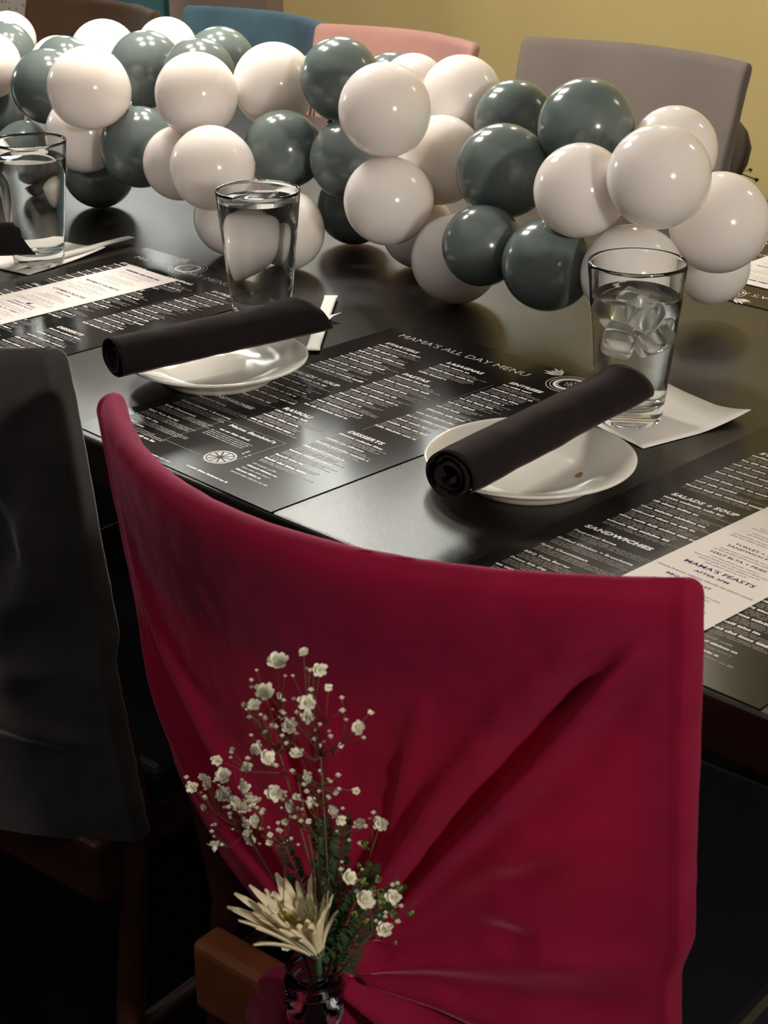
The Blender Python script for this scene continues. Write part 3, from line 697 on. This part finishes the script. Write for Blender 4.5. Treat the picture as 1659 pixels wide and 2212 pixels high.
# ------------------------------------------------------------------ flowers behind the crimson chair
VB = Vector((0.3250, -0.2610, T - 0.164)); VT = Vector((0.3300, -0.2680, T - 0.112)); vax = (VT - VB).normalized()
q = vax.to_track_quat('Z', 'Y')
L = (VT - VB).length
vp = [(0, 0.0), (0.013, 0.0), (0.0155, 0.002)]
for k in range(4):
    z = 0.008 + k * 0.0095; vp += [(0.0158, z - 0.002), (0.0178, z), (0.0158, z + 0.002)]
vp += [(0.0150, L - 0.006), (0.0165, L - 0.001), (0.0155, L), (0.0142, L - 0.002), (0.0140, 0.006), (0, 0.004)]
vial = MB().lathe(vp, 40).build('glass_vial', M_glass, None, True, VB, q.to_euler())
tag(vial, 'small ribbed glass vial tucked into the knot of the crimson cover', 'vase')

BLO = [(0.325,-0.283,0.101,0.0055),(0.358,-0.294,0.123,0.0028),(0.364,-0.288,0.112,0.0037),(0.328,-0.296,0.088,0.005),(0.32,-0.297,0.077,0.0035),(0.288,-0.277,0.055,0.0016),(0.317,-0.275,0.071,0.0015),(0.37,-0.304,0.101,0.0044),(0.334,-0.284,0.063,0.0041),(0.348,-0.283,0.074,0.0037),(0.393,-0.31,0.122,0.0019),(0.404,-0.291,0.104,0.0012),(0.408,-0.304,0.102,0.0036),(0.383,-0.292,0.075,0.0016),(0.329,-0.297,0.072,0.0015),(0.318,-0.28,0.055,0.0013),(0.32,-0.297,0.048,0.0034),(0.339,-0.305,0.054,0.0048),(0.349,-0.293,0.056,0.0037),(0.29,-0.301,0.029,0.0031),(0.267,-0.278,-0.002,0.0046),(0.226,-0.257,-0.037,0.0038),(0.242,-0.282,-0.02,0.0035),(0.245,-0.276,-0.014,0.0025),(0.252,-0.266,-0.028,0.0046),(0.261,-0.256,-0.024,0.0035),(0.302,-0.285,0.0,0.0047),(0.275,-0.272,-0.024,0.0045),(0.28,-0.28,-0.014,0.0032),(0.322,-0.286,0.014,0.005),(0.328,-0.28,0.005,0.0037),(0.351,-0.287,0.038,0.0032),(0.334,-0.269,0.006,0.0027),(0.337,-0.283,0.017,0.0023),(0.357,-0.271,0.023,0.0015),(0.372,-0.288,0.026,0.0035),(0.376,-0.286,0.021,0.0028),(0.362,-0.258,-0.002,0.0038),(0.381,-0.26,0.008,0.0043),(0.365,-0.263,0.024,0.0021),(0.307,-0.289,-0.01,0.0035),(0.278,-0.27,-0.036,0.0028),(0.286,-0.277,-0.035,0.003),(0.276,-0.266,-0.051,0.0031),(0.25,-0.273,-0.063,0.0046),(0.236,-0.269,-0.044,0.0021),(0.277,-0.267,0.003,0.003),(0.318,-0.275,-0.013,0.002),(0.338,-0.275,-0.003,0.0017),(0.318,-0.287,-0.016,0.0016),(0.308,-0.279,-0.03,0.0022),(0.384,-0.288,-0.012,0.0043),(0.393,-0.285,-0.024,0.0053),(0.419,-0.29,-0.006,0.0041),(0.401,-0.278,-0.044,0.0043),(0.381,-0.261,-0.055,0.0011),(0.326,-0.285,-0.093,0.0028)]
def bloom_mesh(seed):
    rn = random.Random(seed); mb = MB()
    for ringk, (n, tilt, ln) in enumerate(((7, 0.25, 1.0), (6, 0.75, 0.85), (4, 1.2, 0.6))):
        for i in range(n):
            a = 2 * PI * (i + rn.random() * 0.5) / n + ringk
            d = Vector((math.cos(a) * math.cos(tilt), math.sin(a) * math.cos(tilt), math.sin(tilt))); s = Vector((-math.sin(a), math.cos(a), 0)); u = s.cross(d)
            l = ln * rn.uniform(0.85, 1.1); w = 0.36
            p = [d * 0.1, d * l * 0.6 + s * w, d * l * 1.0 + s * w * 0.5 - u * 0.12, d * l * 1.0 - s * w * 0.5 - u * 0.12, d * l * 0.6 - s * w]
            mb.add([x - Vector((0, 0, 0.3)) for x in p], [(0, 1, 2, 3, 4)])
    mb.add([Vector((0.35 * math.cos(2 * PI * i / 6), 0.35 * math.sin(2 * PI * i / 6), -0.45)) for i in range(6)] + [Vector((0, 0, -0.95)), Vector((0, 0, 0.1))], [(i, (i + 1) % 6, 7) for i in range(6)] + [((i + 1) % 6, i, 6) for i in range(6)])
    m = mesh('blossom', mb.v, mb.f, True); m.materials.append(M_bloom); return m
blooms = [bloom_mesh(k) for k in range(4)]
bb = empty('baby_breath', (0.326, -0.260, T - 0.15), 0, "sprays of white baby's breath standing in the glass vial", 'flowers')
base = Vector((0.326, -0.260, T - 0.15))
hubs = [Vector(h) for h in ((0.335, -0.280, T + 0.030), (0.360, -0.285, T + 0.055), (0.275, -0.268, T - 0.045), (0.318, -0.275, T - 0.030), (0.375, -0.268, T - 0.030), (0.385, -0.275, T - 0.060), (0.330, -0.288, T + 0.045), (0.340, -0.270, T - 0.015))]
rnb = random.Random(9)
stems = []
for h in hubs:
    m1 = base.lerp(h, 0.5) + Vector((rnb.uniform(-.004, .004), 0.008, 0.004))
    stems.append(MB().tube([base, m1, h], [0.0009, 0.0007, 0.0005], 6))
for k, (x, y, z, rad) in enumerate(BLO):
    p = Vector((x, y, T + z)); i = min(range(len(hubs)), key=lambda j: (hubs[j] - p).length + (0.05 if hubs[j].z > p.z + 0.01 else 0))
    mid = hubs[i].lerp(p, 0.55) + Vector((rnb.uniform(-.004, .004), rnb.uniform(-.003, .003), -0.004))
    stems[i].tube([hubs[i], mid, p], [0.0004, 0.0003, 0.0002], 5)
    for e in range(3):
        s = mid.lerp(p, rnb.uniform(0, .8)) + Vector((rnb.uniform(-.013, .013), rnb.uniform(-.006, .006), rnb.uniform(0.0, .013)))
        stems[i].tube([mid, s], [0.0003, 0.0002], 4)
        ob = obj('bud', blooms[k % 4], None, bb); ob.location = s - base; ob.scale = (rnb.uniform(0.0010, 0.0020),) * 3
    ob = obj('blossom', blooms[k % 4], None, bb); ob.location = p - base; ob.scale = (rad * 1.2,) * 3
    dv = Vector((0.63, -0.66, 0.41)) + Vector((rnb.uniform(-.9, .9), rnb.uniform(-.9, .9), rnb.uniform(-.3, .9)))
    ob.rotation_euler = dv.to_track_quat('Z', 'Y').to_euler()
for i, s in enumerate(stems):
    s.v = [tuple(Vector(v) - base) for v in s.v]; s.build('stem', M_stem, bb, True)

# feathery greenery
fe = empty('fern_sprig', base, 0, 'dark feathery green foliage among the white flowers in the vial', 'foliage')
tips = [(0.352, -0.272, T - 0.002), (0.338, -0.275, T - 0.010), (0.371, -0.268, T - 0.028), (0.300, -0.272, T - 0.045), (0.325, -0.266, T - 0.020), (0.393, -0.270, T - 0.030)]
for k, t in enumerate(tips):
    t = Vector(t) + Vector((0, 0.012, 0)) - base; mb = MB(); c1 = Vector((t.x * 0.35, 0.010, t.z * 0.55))
    pts = [Vector((0, 0, 0)).lerp(c1, s / 7).lerp(c1.lerp(t, s / 7), s / 7) for s in range(8)]
    mb.tube(pts, [0.0010 - 0.0001 * s for s in range(8)], 5)
    for s in range(30):
        u = 0.22 + 0.78 * s / 29; f = u * 7; i = min(6, int(f)); p = pts[i].lerp(pts[i + 1], f - i); d = (pts[i + 1] - pts[i]).normalized()
        for sg in (-1, 1):
            side = d.cross(Vector((0.63, -0.66, 0.4))).normalized() * sg
            ln = 0.012 * (1.15 - u) + 0.004; dr = (side * 0.8 + d * 0.7 + Vector((rnb.uniform(-.3, .3), rnb.uniform(-.3, .3), rnb.uniform(-.3, .3)))).normalized()
            w = dr.cross(Vector((0.63, -0.66, 0.4))).normalized() * 0.0013
            mb.add([p, p + dr * ln * .5 + w, p + dr * ln, p + dr * ln * .5 - w], [(0, 1, 2, 3)])
            e = p + dr * ln * .55
            for s2 in (-1, 1):
                d2 = (dr + w.normalized() * s2 * 0.9).normalized() * ln * 0.45
                mb.add([e, e + d2 * .5 + w * .5, e + d2, e + d2 * .5 - w * .5], [(0, 1, 2, 3)])
    mb.build('frond', M_leaf, fe)
for k in range(26):
    p = Vector((0.390, -0.276, T - 0.028)) + Vector((rnb.gauss(0, .011), rnb.gauss(0, .006), rnb.gauss(0, .010)))
    ob = obj('green_bud', blooms[k % 4], None, fe); ob.location = p - base; ob.scale = (rnb.uniform(0.0018, 0.0034),) * 3; ob.rotation_euler = (rnb.random() * 3, rnb.random() * 3, 0)
    ob.material_slots[0].link = 'OBJECT'; ob.material_slots[0].material = M_bud

# chrysanthemum
cb = Vector((0.3400, -0.2720, T - 0.099))
ch = empty('chrysanthemum', cb, 0, 'cream chrysanthemum leaning left over the rim of the vial', 'flower')
ax = (-0.36 * Rt + Vector((0, 0, 0.90)) + 0.02 * Vector((Fw.x, Fw.y, 0))).normalized(); e1 = ax.cross(Vector((0, 0, 1))).normalized(); e2 = ax.cross(e1)
def petal(a, open_, ln, wd, curl):
    """a curved spoon-shaped petal as a strip with thickness"""
    rd = e1 * math.cos(a) + e2 * math.sin(a); sd = ax.cross(rd).normalized(); n = 8; V = []; F = []; p = rd * 0.004; t = open_ * 0.45
    for i in range(n + 1):
        s = i / n; w = wd * (0.35 + 0.65 * math.sin(min(1, s * 1.15) * PI * 0.62)) * (1 if s < 0.85 else (1 - (s - 0.85) / 0.15 * 0.65))
        d = ax * math.cos(t) + rd * math.sin(t); nn = d.cross(sd)
        V += [p - sd * w + nn * w * 0.45, p - nn * w * 0.15, p + sd * w + nn * w * 0.45]
        p = p + d * (ln / n); t += (open_ * 0.55 + curl) / n
    for i in range(n): b = i * 3; F += [(b, b + 1, b + 4, b + 3), (b + 1, b + 2, b + 5, b + 4)]
    return V, F
rnp = random.Random(4)
for n, op, ln, wd, cu, off, pm_ in ((17, 0.98, 0.046, 0.0027, -0.25, 0.1, M_petal), (17, 0.84, 0.043, 0.0027, -0.25, 0.33, M_petal), (15, 0.68, 0.038, 0.0026, -0.25, 0.2, M_petal), (13, 0.50, 0.031, 0.0024, -0.25, 0.5, M_petal), (16, 0.34, 0.025, 0.0022, -0.2, 0.0, M_petaly)):
    for i in range(n):
        a = 2 * PI * (i + off) / n + rnp.uniform(-.14, .14)
        rd = e1 * math.cos(a) + e2 * math.sin(a); lf = 1 + 0.28 * max(0, -rd.dot(Rt)) - 0.12 * max(0, rd.dot(Rt))
        V, F = petal(a, op * rnp.uniform(0.88, 1.1), ln * lf * rnp.uniform(0.85, 1.1), wd * rnp.uniform(0.85, 1.15), cu + rnp.uniform(-.2, .2))
        o = obj('petal', mesh('petal', V, F), pm_, ch); s = o.modifiers.new('t', 'SOLIDIFY'); s.thickness = 0.0006
MB().tube([(0, 0, 0.002), (-0.007, 0.008, -0.052)], [0.0022, 0.0018], 8).build('stem', M_leaf, ch, True)
cal = MB().lathe([(0, -0.002), (0.004, 0.0), (0.0062, 0.004), (0.005, 0.008), (0, 0.008)], 16).build('calyx', M_leaf, ch, True); cal.rotation_euler = ax.to_track_quat('Z', 'Y').to_euler()

# little sprig poking out behind the mauve-grey chair
sp = empty('flower_sprig', (-0.50, 1.50, T - 0.03), 0, 'tiny flower sprig poking out behind the mauve-grey chair', 'flowers')
s_ = MB()
for k in range(5):
    p = Vector((rnb.uniform(0.0, 0.035), 0.0, rnb.uniform(-0.05, 0.0)))
    s_.tube([(-0.003, -0.03, 0.01), (0.002, -0.012, -0.015), p], [0.001, 0.0008, 0.0006], 5); ob = obj('blossom', blooms[k % 4], None, sp, p); ob.scale = (0.005,) * 3
    ob.material_slots[0].link = 'OBJECT'; ob.material_slots[0].material = M_bud
s_.build('stem', M_stem, sp)

# ------------------------------------------------------------------ lamps (above the frame)
def bulb_at(parent, p, r, mat, name='bulb'):
    b = MB().lathe([(0, -r)] + [(r * math.sin(PI * i / 16), -r * math.cos(PI * i / 16)) for i in range(1, 16)] + [(0, r)], 20).build(name, mat, parent, True); b.location = p; return b
def pendant(loc, nb, spread, r, mat, label, hang):
    p = empty('pendant_lamp', loc, 0.35, label, 'lamp')
    MB().lathe([(0, 2.7 - loc[2]), (0.06, 2.7 - loc[2]), (0.055, 2.675 - loc[2]), (0, 2.67 - loc[2])], 24).build('canopy', M_steel, p, True)
    MB().tube([(0, 0, hang), (0, 0, 2.68 - loc[2])], 0.006, 8).build('rod', M_steel, p, True)
    arms = [(0, 0)] if nb == 1 else [(spread * math.cos(2 * PI * k / nb), spread * math.sin(2 * PI * k / nb)) for k in range(nb)]
    for (x, y) in arms:
        MB().tube([(0, 0, hang), (x, y, hang), (x, y, r * 1.6)], 0.005, 8).build('arm', M_steel, p, True)
        MB().lathe([(0, r * 1.75), (0.014, r * 1.7), (0.016, r * 0.85), (0, r * 0.85)], 16, (x, y, 0)).build('socket', M_steel, p, True)
        bulb_at(p, (x, y, 0), r, mat)
    return p
pendant((-0.92, 0.69, T + 0.78), 4, 0.165, 0.045, M_bulb, 'four-bulb pendant lamp hanging low over the table, above the frame', 0.20)
pendant((-3.9, 0.10, 1.42), 1, 0, 0.12, M_bulb3, 'single globe pendant lamp beyond the left end of the table', 0.14)
pendant((2.6, -0.65, 1.62), 1, 0, 0.10, M_bulb2, 'single globe pendant lamp to the right behind the camera', 0.14)
for x, y, side in ((-1.11, 2.30, 'left'), (0.75, 2.30, 'added right')):  # right sconce is an unseen lamp added to brighten the wall there
    p = empty('wall_sconce', (x, y, 2.32), 0, 'frosted glass wall sconce above the chairs, %s one of the two' % side, 'lamp', 'wall sconces above the far chairs')
    MB().box((-0.06, -0.02, -0.09), (0.06, 0.0, 0.09)).build('backplate', M_steel, p, bevel=0.004)
    V = []; F = []
    for j, z in enumerate((-0.17, -0.15, 0.15, 0.17)):
        rr_ = 0.035 if j in (0, 3) else 0.05
        V += [(rr_ * math.cos(PI + PI * i / 20), rr_ * math.sin(PI + PI * i / 20) - 0.02, z) for i in range(21)]
    F = [(j * 21 + i, j * 21 + i + 1, j * 21 + 22 + i, j * 21 + 21 + i) for j in range(3) for i in range(20)] + [tuple(range(20, -1, -1)), tuple(range(63, 84))]
    obj('frosted_shade', mesh('frosted_shade', V, F), M_frost, p)
